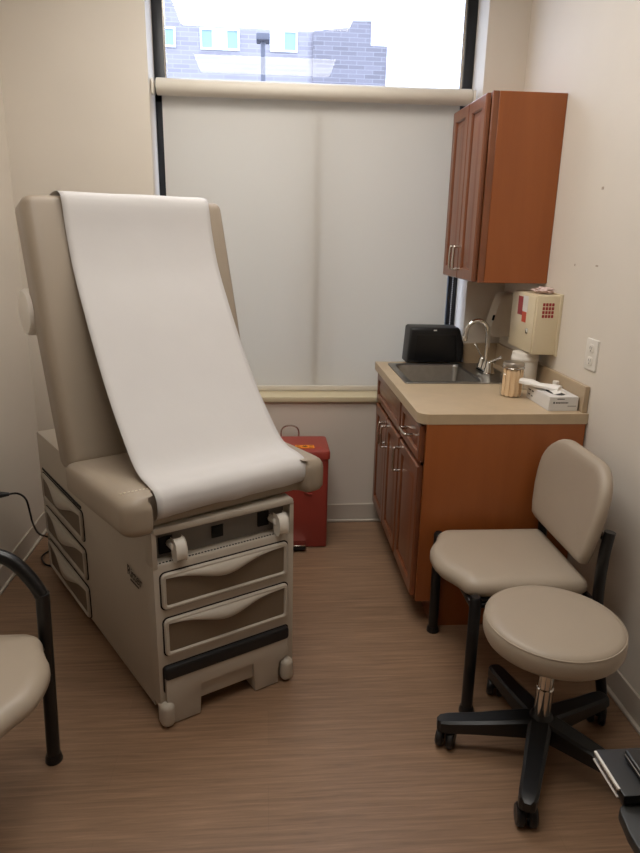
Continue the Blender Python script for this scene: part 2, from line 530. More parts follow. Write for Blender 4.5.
# ================================================================== EXAM TABLE
TH = math.radians(32.5)
TO = (-0.1225, 1.881, 0)
et = thing('exam_table', 'taupe padded medical exam table with raised back and drawers, under white paper', 'exam table', TO, TH)
FLx, FLy = -0.247, 0.0
FW = 0.474
FM = T(FLx, FLy, 0) @ R(math.radians(-3.8), 'Z')      # frame of the foot end: x along it, y inwards
def fpt(x, y=0.0):
    q = FM @ Vector((x, y, 0)); return (q.x, q.y)
plan = [fpt(0), fpt(FW), (0.232, 1.2), (-0.245, 1.2)]
# shell: full-height rear block, lower front block, two cheeks beside the recess
bm = BM()
rear = [fpt(0.0, 0.06), fpt(FW, 0.06), (0.232, 1.2), (-0.245, 1.2)]
prism(bm, rear, 0.035, 0.662, 0.006)
prism(bm, [fpt(0), fpt(FW), fpt(FW, 0.062), fpt(0, 0.062)], 0.05, 0.556, 0.010)
for x0, x1 in ((0.0, 0.014), (FW - 0.014, FW)):
    prism(bm, [fpt(x0), fpt(x1), fpt(x1, 0.062), fpt(x0, 0.062)], 0.54, 0.662, 0.003)
part('shell', bm, M['table_body'], et)
bm = BM()
prism(bm, [fpt(0.006, -0.004), fpt(FW - 0.004, -0.004), fpt(FW - 0.004, 0.05), fpt(0.006, 0.05)], 0.652, 0.674, 0.005)
part('seat_rail', bm, M['table_light'], et)
bm = BM()
prism(bm, [fpt(0.012, 0.045), fpt(FW - 0.012, 0.045), fpt(FW - 0.012, 0.062), fpt(0.012, 0.062)], 0.552, 0.65)
rp = part('recess_panel', bm, M['table_grey'], et)
for x0, x1, z0, z1 in ((0.035, 0.078, 0.568, 0.622), (0.205, 0.243, 0.578, 0.617), (0.365, 0.405, 0.578, 0.628)):
    bm = BM(); box(bm, (x0, 0.040, z0), (x1, 0.047, z1), 0.001, 1, FM)
    part('socket', bm, M['hole'], rp)
bm = BM()
for k in range(44):
    x = 0.012 + k * (FW - 0.024) / 44
    box(bm, (x, 0.0085, 0.5535), (x + 0.006, 0.012, 0.5575), 0, 1, FM)
part('vent_slot', bm, M['hole'], et)

# stirrup handles: white levers poking out of the recess
def stirrup(x):
    bm = BM()
    prof = [(-0.004, 0.075), (0.020, 0.076), (0.036, 0.066), (0.044, 0.045), (0.044, 0.018), (0.036, 0.004), (0.020, 0.0), (0.004, 0.004), (-0.002, 0.02)]
    # outline in (outwards, z), swept along x
    m = frame_mtx((x, 0.008, 0.562), (0, -1, 0), (0, 0, 1), (-1, 0, 0))
    prism(bm, [(a * 0.72, b * 0.82) for a, b in prof], -0.017, 0.017, 0.006, FM @ m)
    tube(bm, [(x - 0.012, 0.045, 0.60), (x - 0.012, 0.0, 0.602)], 0.012, 10, 0, FM)
    part('stirrup_handle', bm, M['white_plastic'], et)
stirrup(0.080); stirrup(0.424)

# drawers: light frame, brown inset, wavy pull lip
def drawer(x0, x1, z0, z1, m, flip=False):
    """m maps (x along, z up, outwards) to table coordinates"""
    bm = BM()
    loft(bm, rrect(x0 - 0.004, z0 - 0.004, x1 + 0.004, z1 + 0.004, 0.018), [(0, -0.004), (0, 0.0015)], m)
    part('drawer_gap', bm, M['gap'], et)
    bm = BM()
    outer = rrect(x0, z0, x1, z1, 0.016); inner = rrect(x0 + 0.014, z0 + 0.013, x1 - 0.014, z1 - 0.013, 0.006)
    ring_prism(bm, outer, inner, -0.002, 0.011, m, 0.004)
    d = part('drawer', bm, M['table_light'], et)
    bm = BM(); loft(bm, rrect(x0 + 0.010, z0 + 0.009, x1 - 0.010, z1 - 0.009, 0.004), [(0, 0.0), (0, 0.005)], m)
    part('inset_panel', bm, M['table_brown'], d)
    # pull lip
    bm = BM(); t = bmesh.new(); n = 28; rows = []
    for k in range(n + 1):
        f = k / n; x = x0 + 0.012 + f * (x1 - x0 - 0.024)
        g = f if not flip else 1 - f
        bell = math.exp(-((g - 0.47) / 0.25) ** 2)
        zt = z1 - 0.008; zb = z1 - 0.016 - (0.044 if flip else 0.032) * bell
        out = 0.010 + 0.017 * bell
        pr = [(zt, 0.004), (zt - 0.001, 0.011), (zt - (zt - zb) * 0.35, out), (zb + 0.004, out + 0.001), (zb, out - 0.004), (zb + 0.002, 0.004)]
        rows.append([t.verts.new((x, a, b)) for a, b in pr])
    for k in range(n):
        for q in range(6):
            t.faces.new((rows[k][q], rows[k + 1][q], rows[k + 1][(q + 1) % 6], rows[k][(q + 1) % 6]))
    t.faces.new(rows[0][::-1]); t.faces.new(rows[-1])
    merge(bm, t, m); part('pull_lip', bm, M['table_light'], d, angle=60)
mf = FM @ frame_mtx((0, 0, 0), (1, 0, 0), (0, 0, 1), (0, -1, 0))
drawer(0.020, 0.449, 0.408, 0.527, mf); drawer(0.022, 0.450, 0.248, 0.375, mf)
# side drawers on the flank: x runs from the head end to the foot end
sd = Vector((-0.245 - FLx, 1.2 - FLy, 0)).normalized()
sn = Vector((-sd.y, sd.x, 0))
ms = frame_mtx((FLx, FLy, 0), -sd, (0, 0, 1), sn)
for z0, z1 in ((0.372, 0.490), (0.212, 0.336), (0.048, 0.178)):
    drawer(-1.165, -0.645, z0, z1, ms, True)

bm = BM(); box(bm, (-1.165, 0.500, -0.002), (-0.66, 0.510, 0.0015), 0, 1, ms); part('side_slot', bm, M['hole'], et)

# pull-out step at the foot end
bm = BM()
step = [(0.450, 0.105), (0.450, 0.172), (0.016, 0.172), (0.016, 0.085), (0.038, 0.06), (0.038, 0.004), (0.126, 0.004), (0.132, 0.112), (0.316, 0.112), (0.323, 0.004), (0.412, 0.004), (0.412, 0.080)][::-1]
area = sum(step[i - 1][0] * step[i][1] - step[i][0] * step[i - 1][1] for i in range(len(step)))
if area < 0: step = step[::-1]
prism(bm, step, -0.06, 0.012, 0.004, mf)
box(bm, (0.10, 0.10, 0.03), (0.36, 0.12, 0.12), 0, 1, FM)
st = part('step', bm, M['table_body'], et)
bm = BM(); prism(bm, rrect(0.011, 0.116, 0.455, 0.215, 0.012), -0.03, 0.0015, 0, mf); part('step_gap', bm, M['gap'], et)
bm = BM(); prism(bm, rrect(0.014, 0.166, 0.452, 0.212, 0.012), -0.06, 0.016, 0.007, mf)
part('step_tread', bm, M['tread'], st)
# caster covers at the two foot corners
for x in (0.016, FW - 0.030):
    bm = BM()
    loft(bm, rrect(-0.022, 0.006, 0.022, 0.088, 0.019, 5), [(0.014, -0.024), (0.004, -0.018), (0, -0.008), (0, 0.014), (0.004, 0.024), (0.014, 0.030)], FM @ T(x, 0, 0) @ mf.inverted().__class__.Identity(4) @ frame_mtx((0, 0, 0), (1, 0, 0), (0, 0, 1), (0, -1, 0)))
    part('caster_cover', bm, M['table_body'], et)
for x, y in ((-0.19, 1.1), (0.18, 1.1)):
    bm = BM(); lathe(bm, [(0.02, 0.0), (0.024, 0.004), (0.024, 0.02), (0.012, 0.024), (0.012, 0.04)], 16, T(x, y, 0)); part('foot', bm, M['tread'], et)

# lettering on the flank
bm = text_bm('Ritter', 0.050)
bm.transform(ms @ T(-0.213, 0.440, 0.001))
part('lettering', bm, M['ink'], et)
bm = BM(); box(bm, (-0.190, 0.426, 0), (-0.122, 0.431, 0.001), 0, 1, ms); part('lettering_underline', bm, M['ink'], et)

# seat cushion
def arc(cx, cy, r, a0, a1, n=6):
    return [(cx + r * math.cos(a0 + (a1 - a0) * k / n), cy + r * math.sin(a0 + (a1 - a0) * k / n)) for k in range(n + 1)]
so = arc(-0.290, 0.000, 0.048, PI, 1.5 * PI) + [(-0.262, -0.048), (-0.254, -0.040), (-0.248, -0.010), (-0.24, -0.004)] + \
     [(0.255, -0.004), (0.263, -0.010), (0.272, -0.040), (0.281, -0.048)] + arc(0.308, 0.000, 0.048, 1.5 * PI, 2 * PI) + \
     [(0.356, 0.2), (0.356, 0.395), (-0.358, 0.395), (-0.350, 0.2)]
bm = BM()
loft(bm, so, [(0.024, 0.678), (0.008, 0.681), (0.001, 0.691), (0, 0.706), (0, 0.752), (0.003, 0.766), (0.010, 0.777), (0.022, 0.785), (0.04, 0.789)])
part('seat_cushion', bm, M['vinyl'], et, angle=50)
bm = BM()
for k in range(9):
    box(bm, (-0.318 + k * 0.011, 0.030 - k * 0.0005, 0.7835), (-0.311 + k * 0.011, 0.0325 - k * 0.0005, 0.7905), 0, 1)
part('stitching', bm, M['stitch'], et)

# back cushion, propped up
b0, z0_, b1, z1_ = 0.382, 0.765, 0.622, 1.598
L = math.hypot(b1 - b0, z1_ - z0_)
sl = Vector((0, (b1 - b0) / L, (z1_ - z0_) / L)); nb = Vector((0, sl.z, -sl.y))     # up the slope; into the back
mb = frame_mtx((0, b0, z0_), (1, 0, 0), sl, -nb)
bo = [(-0.344, 0.02), (-0.336, 0.0), (0.336, 0.0), (0.344, 0.02), (0.350, L * 0.5)] + arc(0.318, L - 0.032, 0.032, 0, PI / 2, 4) + arc(-0.318, L - 0.032, 0.032, PI / 2, PI, 4) + [(-0.350, L * 0.5)]
bm = BM()
loft(bm, bo, [(0.03, -0.125), (0.010, -0.121), (0, -0.108), (0, -0.030), (0.004, -0.015), (0.013, -0.004), (0.026, 0.0), (0.05, 0.001)], mb)
part('back_cushion', bm, M['vinyl'], et, angle=50)
for x in (-0.2, 0.2):
    bm = BM(); tube(bm, [(x, 0.90, 0.655), (x, 0.62, 1.06)], 0.016, 10)
    part('back_strut', bm, M['table_grey'], et)
# paper holder behind the head end, with its round end knobs
bm = BM(); tube(bm, [(-0.335, 0.69, 1.222), (0.335, 0.69, 1.222)], 0.009, 10)
for x in (-0.3, 0.3): box(bm, (x - 0.012, 0.60, 1.20), (x + 0.012, 0.70, 1.245))
ph = part('paper_holder', bm, M['table_grey'], et)
for s in (-1, 1):
    bm = BM(); lathe(bm, [(0.055, -0.022), (0.070, -0.019), (0.077, -0.008), (0.077, 0.006), (0.070, 0.017), (0.055, 0.021)], 28, T(s * 0.343, 0.69, 1.222) @ R(PI / 2, 'Y'))
    part('holder_knob', bm, M['white_plastic'], ph)

# ------------------------------------------------------------------ paper over the table
ep = thing('exam_paper', 'white exam paper draped from the top of the raised back down over the seat', 'paper', TO, TH)
prof = [(0.69 + 0.043, 1.222), (0.775, 1.36), (0.800, 1.50), (0.782, 1.555), (0.735, 1.590), (0.672, 1.604), (0.628, 1.602), (0.602, 1.580), (0.578, 1.475), (0.536, 1.36), (0.467, 1.24), (0.383, 1.11), (0.290, 0.985), (0.205, 0.895),
        (0.140, 0.834), (0.088, 0.806), (0.035, 0.799), (-0.002, 0.793), (-0.024, 0.775), (-0.031, 0.752), (-0.029, 0.732), (-0.022, 0.718), (-0.012, 0.711)]
pp = catmull([(0, a, b) for a, b in prof], 5)
bm = BM(); nx = 26; rows = []
for i, q in enumerate(pp):
    row = []
    for k in range(nx + 1):
        f = k / nx
        x = -0.237 + 0.519 * f
        w = noise.noise(Vector((x * 7, q.y * 6, q.z * 5))) * 0.004 + noise.noise(Vector((x * 22, q.y * 16, q.z * 14 + 5))) * 0.0016
        fr = 1.0 if i > len(pp) - 34 else 0.45
        if i > len(pp) - 30:      # soft pleats where it folds over the foot end
            w += 0.005 * noise.noise(Vector((x * 12 + 3, 0.3, q.z * 9)))
        row.append(bm.verts.new((x, q.y - abs(w) * fr * 0.6, q.z + w * fr)))
    rows.append(row)
for i in range(len(rows) - 1):
    for k in range(nx):
        bm.faces.new((rows[i][k], rows[i][k + 1], rows[i + 1][k + 1], rows[i + 1][k]))
sh = part('sheet', bm, M['paper'], ep, angle=80)
md = sh.modifiers.new('thick', 'SOLIDIFY'); md.thickness = 0.0009; md.offset = 1
bm = BM(); lathe(bm, [(0.012, -0.26), (0.042, -0.26), (0.043, -0.258), (0.043, 0.258), (0.042, 0.26), (0.012, 0.26)], 28, T(0.02, 0.69, 1.222) @ R(PI / 2, 'Y'))
part('paper_roll', bm, M['paper'], ep)

# ------------------------------------------------------------------ power cord of the table
pc = thing('power_cord', 'black power cord drooping from the wall to the exam table', 'cord', (-1.05, 2.7, 0))
bm = BM()
tube(bm, [(-1.06, 2.575, 0.448), (-1.02, 2.60, 0.445), (-1.005, 2.645, 0.40), (-1.0, 2.66, 0.33), (-1.0, 2.675, 0.28), (-1.005, 2.74, 0.20), (-1.0, 2.835, 0.135), (-0.96, 2.84, 0.125), (-0.925, 2.80, 0.125)], 0.0042, 8, 6)
part('cable', bm, M['black_plastic'], pc, True)
bm = BM(); tube(bm, [(-1.137, 2.575, 0.447), (-1.10, 2.575, 0.449), (-1.075, 2.575, 0.450), (-1.045, 2.583, 0.449)], 0.015, 12, 0, None, [0.017, 0.017, 0.013, 0.007])
part('plug', bm, M['black_plastic'], pc, True)
bm = BM(); tube(bm, [(-0.93, 2.80, 0.008), (-0.967, 2.795, 0.006), (-1.020, 2.82, 0.006), (-1.056, 2.89, 0.006), (-1.038, 2.95, 0.006), (-0.98, 2.97, 0.006), (-0.93, 2.90, 0.04), (-0.925, 2.80, 0.11)], 0.0042, 8, 6)
part('slack_loop', bm, M['black_plastic'], pc, True)

# ================================================================== RED WASTE CAN
wc = thing('waste_can', 'red step-on biohazard waste can standing on the floor below the window', 'waste can', (0.14, 3.06, 0))
bm = BM(); prism(bm, rrect(0.008, 2.945, 0.292, 3.185, 0.015), 0.004, 0.468, 0.004); part('body', bm, M['red_can'], wc, True)
bm = BM(); loft(bm, rrect(0.001, 2.936, 0.299, 3.192, 0.018), [(0, 0.462), (0, 0.494), (0.004, 0.500), (0.03, 0.508), (0.05, 0.510)])
ld = part('lid', bm, M['red_can'], wc, True)
bm = BM(); box(bm, (0.135, 2.968, 0.5055), (0.225, 3.013, 0.5105), 0, 1, None)
part('warning_sticker', bm, M['orange'], ld, True, 'orange sticker')
# three-lobed hazard mark and small print bars
bm = BM()
for k in range(3):
    a = PI / 2 + k * 2 * PI / 3
    t = bmesh.new(); bmesh.ops.create_circle(t, segments=14, radius=0.0068, cap_ends=False)
    pts = [(0.180 + 0.0062 * math.cos(a) + 0.0062 * math.cos(q), 2.990 + 0.0062 * math.sin(a) + 0.0062 * math.sin(q), 0.5108) for q in [a + 0.5 + (2 * PI - 1.0) * j / 12 for j in range(13)]]
    t.free(); tube(bm, pts, 0.0013, 6)
for x0, x1, y in ((0.140, 0.160, 2.978), (0.140, 0.156, 2.999), (0.200, 0.220, 2.978), (0.202, 0.218, 2.999)):
    box(bm, (x0, y - 0.0025, 0.5100), (x1, y + 0.0025, 0.5112))
part('hazard_mark', bm, M['ink'], ld, True)
bm = BM(); tube(bm, [(0.072, 3.187, 0.49), (0.072, 3.190, 0.525), (0.085, 3.190, 0.548), (0.116, 3.190, 0.556), (0.147, 3.190, 0.548), (0.160, 3.190, 0.525), (0.160, 3.187, 0.49)], 0.0042, 8, 4)
part('bail_handle', bm, M['nickel'], wc, True)
bm = BM(); box(bm, (0.105, 2.895, 0.012), (0.185, 2.95, 0.034), 0.003); pd = part('pedal', bm, M['black_plastic'], wc, True)
bm = BM(); box(bm, (0.104, 2.893, 0.033), (0.186, 2.948, 0.038), 0.001, 1); part('pedal_plate', bm, M['nickel'], pd, True)
bm = BM(); tube(bm, [(0.175, 2.94, 0.30), (0.20, 2.935, 0.29), (0.215, 2.94, 0.285)], 0.005, 8, 4); part('catch', bm, M['red_can'], wc, True)

# ================================================================== CABINETS
def pull(bm, m, length=0.10, out=0.030, r=0.0058):
    """bow handle along +x in frame m, standing off along +z"""
    h = length / 2
    tube(bm, [(-h, 0, 0), (-h, 0, out * 0.7), (-h + 0.008, 0, out), (h - 0.008, 0, out), (h, 0, out * 0.7), (h, 0, 0)], r, 10, 5, m)

def door_panel(bm, w, h, m, rail=0.052, th=0.019):
    """raised-panel front: x 0..w, y 0..h, z outwards"""
    outer = rect(0, 0, w, h); inner = rect(rail, rail, w - rail, h - rail)
    ring_prism(bm, outer, inner, 0, th, m, 0.005)
    loft(bm, rect(rail - 0.004, rail - 0.004, w - rail + 0.004, h - rail + 0.004), [(0, 0.002), (0, 0.009), (0.010, 0.009), (0.030, 0.016), (0.034, 0.0165)], m)

# ---- base cabinet
XC, YN = 0.578, 2.2512
bc = thing('base_cabinet', 'cherry wood base cabinet with three doors under the sink counter', 'cabinet', (0.88, 2.75, 0))
bm = BM()
plan_e = [(XC, 0.112), (XC, 0.8345), (1.172, 0.8345), (1.172, 0.0), (0.648, 0.0), (0.648, 0.112)]
ar = sum(plan_e[i - 1][0] * plan_e[i][1] - plan_e[i][0] * plan_e[i - 1][1] for i in range(len(plan_e)))
if ar < 0: plan_e = plan_e[::-1]
mx = frame_mtx((0, 0, 0), (1, 0, 0), (0, 0, 1), (0, -1, 0))
prism(bm, plan_e, -(YN + 0.018), -YN, 0.001, mx)
part('end_panel', bm, M['cherry_end'], bc, True)
bm = BM()
prism(bm, plan_e, -3.240, -3.222, 0, mx)                                   # far end
box(bm, (0.60, YN + 0.018, 0.112), (1.172, 3.222, 0.13))                     # bottom
box(bm, (1.16, YN + 0.018, 0.13), (1.172, 3.222, 0.82))                      # back
box(bm, (0.648, YN + 0.018, 0.0), (0.665, 3.222, 0.112))                     # toe board
# face frame
FX0, FX1 = XC, 0.598
box(bm, (FX0, YN + 0.026, 0.112), (FX1, 3.240, 0.150)); box(bm, (FX0, YN + 0.026, 0.800), (FX1, 3.240, 0.8345)); box(bm, (FX0, YN + 0.026, 0.655), (FX1, 3.240, 0.700))
for y0, y1 in ((YN + 0.026, YN + 0.055), (2.605, 2.665), (2.905, 2.955), (3.205, 3.240)):
    box(bm, (FX0, y0, 0.112), (FX1, y1, 0.8345))
part('carcass', bm, M['cherry'], bc, True)
def side_m(x, y_far, z): return frame_mtx((x, y_far, z), (0, -1, 0), (0, 0, 1), (-1, 0, 0))
DX = XC - 0.001
for y0, y1, hy in ((2.274, 2.618, 2.588), (2.642, 2.928, 2.898), (2.934, 3.232, 2.964)):
    bm = BM(); door_panel(bm, y1 - y0, 0.540, side_m(DX, y1, 0.125)); d = part('door', bm, M['cherry'], bc, True)
    bm = BM(); pull(bm, frame_mtx((DX - 0.018, hy, 0.585), (0, 0, 1), (0, 1, 0), (-1, 0, 0))); part('handle', bm, M['nickel'], d, True)
bm = BM(); door_panel(bm, 0.344, 0.138, side_m(DX, 2.618, 0.684), 0.034); d = part('drawer', bm, M['cherry'], bc, True)
bm = BM(); pull(bm, frame_mtx((DX - 0.018, 2.446, 0.752), (0, 1, 0), (0, 0, 1), (-1, 0, 0))); part('handle', bm, M['nickel'], d, True)
bm = BM(); door_panel(bm, 0.59, 0.138, side_m(DX, 3.232, 0.684), 0.034); part('false_drawer_front', bm, M['cherry'], bc, True)

# ---- countertop with cut-out and splashes
ct = thing('countertop', 'tan laminate countertop with rounded corner holding the sink', 'countertop', (0.86, 2.75, 0.835))
CX0, CY0 = 0.5457, 2.2488
bm = BM()
cp = arc(CX0 + 0.045, CY0 + 0.045, 0.045, PI, 1.5 * PI, 8) + [(XR - 0.001, CY0), (XR - 0.001, 3.249), (CX0, 3.249)]
SX0, SX1, SY0, SY1 = 0.596, 1.100, 2.742, 3.185
hole = [(SX0 + 0.012, SY0 + 0.012), (SX1 - 0.012, SY0 + 0.012), (SX1 - 0.012, SY1 - 0.012), (SX0 + 0.012, SY1 - 0.012)]
t = bmesh.new()
for z in (0.835, 0.873):
    o_ = [t.verts.new((a, b, z)) for a, b in cp]; h_ = [t.verts.new((a, b, z)) for a, b in hole]
    eds = [t.edges.new((o_[i], o_[(i + 1) % len(o_)])) for i in range(len(o_))] + [t.edges.new((h_[i], h_[(i + 1) % 4])) for i in range(4)]
    bmesh.ops.triangle_fill(t, use_beauty=True, use_dissolve=False, edges=eds)
    if z < 0.85: lo_o, lo_h = o_, h_
for lo, hi in ((lo_o, o_), (lo_h, h_)):
    for i in range(len(lo)):
        j = (i + 1) % len(lo); t.faces.new((lo[i], lo[j], hi[j], hi[i]))
merge(bm, t)
part('slab', bm, M['laminate'], ct, True)
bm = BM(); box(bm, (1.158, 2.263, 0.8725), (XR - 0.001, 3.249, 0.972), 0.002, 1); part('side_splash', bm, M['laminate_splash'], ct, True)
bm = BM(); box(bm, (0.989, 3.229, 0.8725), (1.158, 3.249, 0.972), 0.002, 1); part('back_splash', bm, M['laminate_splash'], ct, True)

# ---- sink
sk = thing('sink', 'stainless steel drop-in sink with faucet deck set in the countertop', 'sink', (0.85, 2.96, 0.873))
BX0, BX1, BY0, BY1 = SX0 + 0.028, 0.945, SY0 + 0.028, SY1 - 0.026
bm = BM()
ring_prism(bm, rrect(SX0, SY0, SX1, SY1, 0.012, 4), rrect(BX0, BY0, BX1, BY1, 0.035, 4), 0.8732, 0.8785, None, 0.002)
part('rim', bm, M['steel'], sk, True)
bm = BM(); t = bmesh.new(); prev = None
for ins, z in ((0, 0.877), (0.004, 0.868), (0.010, 0.74), (0.02, 0.725), (0.05, 0.719)):
    ring = [t.verts.new((q.x, q.y, z)) for q in offset(rrect(BX0, BY0, BX1, BY1, 0.035, 4), ins)]
    if prev:
        for k in range(len(ring)):
            t.faces.new((prev[k], prev[(k + 1) % len(ring)], ring[(k + 1) % len(ring)], ring[k]))
    prev = ring
t.faces.new(prev); merge(bm, t)
bs = part('basin', bm, M['steel'], sk, True)
bs.modifiers.new('thick', 'SOLIDIFY').thickness = 0.0015
bm = BM(); lathe(bm, [(0.001, 0), (0.04, 0.0), (0.042, 0.002), (0.03, 0.003), (0.001, 0.0015)], 24, T(0.79, 2.965, 0.7195)); part('drain', bm, M['chrome'], sk, True)

# ---- faucet
fc = thing('faucet', 'chrome gooseneck faucet with two lever handles on the sink deck', 'faucet', (1.02, 2.97, 0.8785))
bm = BM()
loft(bm, rrect(0.992, 2.892, 1.048, 3.048, 0.027, 6), [(0.0, 0.8787), (0, 0.886), (0.006, 0.893), (0.018, 0.897)])
for y in (2.918, 3.022):
    lathe(bm, [(0.024, 0.89), (0.022, 0.905), (0.017, 0.915), (0.016, 0.93), (0.012, 0.938), (0.003, 0.941)], 20, T(1.02, y, 0))
lathe(bm, [(0.022, 0.89), (0.020, 0.905), (0.014, 0.922), (0.0125, 0.93)], 20, T(1.02, 2.97, 0))
part('base', bm, M['chrome'], fc, True)
bm = BM()
pts = [(1.02, 2.97, 0.92), (1.02, 2.97, 1.0), (1.019, 2.97, 1.055)]
for k in range(1, 9):
    a = PI * k / 9 * 1.02
    pts.append((0.967 + 0.052 * math.cos(a), 2.97, 1.062 + 0.056 * math.sin(a)))
pts += [(0.9145, 2.97, 1.052), (0.911, 2.97, 1.034)]
tube(bm, pts, 0.010, 14, 4); lathe(bm, [(0.013, 0), (0.0135, 0.006), (0.0135, 0.016), (0.012, 0.02)], 16, T(0.911, 2.97, 1.026)); part('spout', bm, M['chrome'], fc, True)
for y, e in ((2.918, (1.062, 2.885, 0.966)), (3.022, (0.982, 3.03, 1.004))):
    bm = BM(); s = Vector((1.02, y, 0.935)); e = Vector(e)
    tube(bm, [s, s.lerp(e, 0.5), s.lerp(e, 0.8), e], 0.005, 10, 0, None, [0.0055, 0.0042, 0.0052, 0.0085])
    part('lever', bm, M['chrome'], fc, True)

# ---- wall cabinet
uc = thing('wall_cabinet', 'cherry wood wall cabinet with two tall doors above the sink', 'cabinet', (1.03, 3.0, 1.303))
UX, UY0, UY1, UZ0, UZ1 = 0.8855, 2.7531, 3.247, 1.303, 2.032
bm = BM(); box(bm, (UX + 0.019, UY0, UZ0), (XR - 0.001, UY1, UZ1), 0.002, 1); part('carcass', bm, M['cherry_end'], uc, True)
bm = BM()
box(bm, (UX - 0.007, UY0, UZ0), (UX + 0.019, UY0 + 0.013, UZ1), 0.001, 1); box(bm, (UX - 0.007, UY1 - 0.03, UZ0), (UX + 0.019, UY1, UZ1))
box(bm, (UX, UY0 + 0.024, UZ0), (UX + 0.019, UY1, UZ0 + 0.03)); box(bm, (UX, UY0 + 0.024, UZ1 - 0.03), (UX + 0.019, UY1, UZ1)); box(bm, (UX, 2.985, UZ0), (UX + 0.019, 3.02, UZ1))
part('face_frame', bm, M['cherry'], uc, True)
for y0, y1, hy in ((UY0 + 0.021, 2.999, 2.972), (3.003, UY1 - 0.002, 3.03)):
    bm = BM(); door_panel(bm, y1 - y0, 0.722, side_m(UX - 0.008, y1, UZ0 + 0.002), 0.05); d = part('door', bm, M['cherry'], uc, True)
    bm = BM(); pull(bm, frame_mtx((UX - 0.026, hy, 1.395), (0, 0, 1), (0, 1, 0), (-1, 0, 0)), 0.096); part('handle', bm, M['nickel'], d, True)

# ---- paper towel dispenser behind the sink
td = thing('towel_dispenser', 'black paper towel dispenser standing at the back of the sink', 'towel dispenser', (0.83, 3.25, 0.873))
bm = BM()
mt = frame_mtx((0, 3.305, 0), (1, 0, 0), (0, 0, 1), (0, -1, 0))
do = [(0.692, 0.8795), (0.974, 0.8795), (0.980, 0.93), (0.976, 0.975), (0.955, 1.042), (0.945, 1.053), (0.712, 1.055), (0.702, 1.047)]
loft(bm, do, [(0.0, 0.0), (0, 0.105), (0.003, 0.114), (0.010, 0.119), (0.016, 0.120)], mt)
part('housing', bm, M['black_plastic'], td, True)
bm = BM(); loft(bm, [(0.725, 0.885), (0.945, 0.885), (0.935, 1.02), (0.735, 1.02)], [(0, 0.119), (0.002, 0.123), (0.012, 0.126)], mt); part('front_cover', bm, M['black_gloss'], td, True)
bm = BM(); loft(bm, rrect(0.818, 1.038, 0.834, 1.044, 0.002, 3), [(0, 0.112), (0, 0.121)], mt); part('badge', bm, M['silver'], td, True)

# ---- soap dispenser near the corner, on the side wall
sp = thing('soap_dispenser', 'warm grey soap dispenser fixed to the wall behind the sharps box', 'soap dispenser', (1.13, 3.13, 1.02))
bm = BM()
so2 = [(1.177, 1.025), (1.177, 1.232), (1.125, 1.232), (1.108, 1.220), (1.066, 1.070), (1.072, 1.036), (1.090, 1.025)]
a2 = sum(so2[i - 1][0] * so2[i][1] - so2[i][0] * so2[i - 1][1] for i in range(len(so2)))
if a2 < 0: so2 = so2[::-1]
prism(bm, so2, -3.185, -3.085, 0.010, mx); part('housing', bm, M['grey_plastic'], sp, True)
bm = BM(); loft(bm, rrect(-0.005, -0.013, 0.005, 0.013, 0.0045, 4), [(0, 0), (0, 0.003)], frame_mtx((1.077, 3.0865, 1.118), (1, 0, -0.2), (0.2, 0, 1), (0, -1, 0)))
part('window_slot', bm, M['hole'], sp, True)

# ---- sharps cabinet
sc = thing('sharps_cabinet', 'beige locking sharps disposal cabinet on the wall with red grid window', 'sharps cabinet', (1.125, 2.72, 1.033))
HX = 1.074
bm = BM(); box(bm, (HX, 2.580, 1.031), (1.170, 2.846, 1.270), 0.005, 3); part('housing', bm, M['sharps'], sc, True)
bm = BM(); box(bm, (1.166, 2.574, 1.026), (XR - 0.0005, 2.852, 1.274), 0.001, 1); part('wall_bracket', bm, M['sharps'], sc, True)
bm = BM(); box(bm, (HX - 0.0045, 2.590, 1.036), (HX + 0.001, 2.842, 1.262), 0.002, 2); dd = part('door', bm, M['sharps'], sc, True)
ml = frame_mtx((HX - 0.0045, 2.842, 1.038), (0, -1, 0), (0, 0, 1), (-1, 0, 0))
for nm, x0, x1, z0, z1, mm in (('label_red_block', 0.075, 0.128, 0.138, 0.214, 'label_red'), ('label_white_block', 0.128, 0.180, 0.155, 0.220, 'label_white'), ('label_orange_block', 0.128, 0.172, 0.112, 0.155, 'label_orange')):
    bm = BM(); box(bm, (x0, z0, 0), (x1, z1, 0.0012), 0, 1, ml); part(nm, bm, M[mm], dd, True)
bm = BM(); lathe(bm, [(0.012, 0), (0.012, 0.004), (0.008, 0.006), (0.001, 0.006)], 18, ml @ T(0.200, 0.082, 0)); part('lock', bm, M['chrome'], dd, True)
me_ = frame_mtx((HX, 2.580, 1.033), (1, 0, 0), (0, 0, 1), (0, -1, 0))
bm = BM()
for i in range(4):
    for j in range(4):
        x = 0.024 + i * 0.0125; z = 0.148 + j * 0.0155
        loft(bm, rrect(x, z, x + 0.0095, z + 0.012, 0.002, 2), [(0, -0.001), (0, 0.0012)], me_)
part('grid_window', bm, M['label_red'], sc, True)

# ---- crumpled film on top of the sharps cabinet
bm = BM(); t = bmesh.new(); bmesh.ops.create_icosphere(t, subdivisions=4, radius=1)
for v in t.verts:
    k = 1 + 0.45 * noise.noise(v.co * 2.3 + Vector((3, 1, 7))) + 0.18 * noise.noise(v.co * 6)
    v.co = Vector((v.co.x * 0.034 * k, v.co.y * 0.055 * k, max(v.co.z, -0.7) * 0.0125 * k))
merge(bm, t, T(1.128, 2.66, 1.2835))
solo('crumpled_glove', bm, M['pink'], 'crumpled pale pink glove lying on top of the sharps cabinet', 'glove', (1.128, 2.66, 1.272), angle=80)

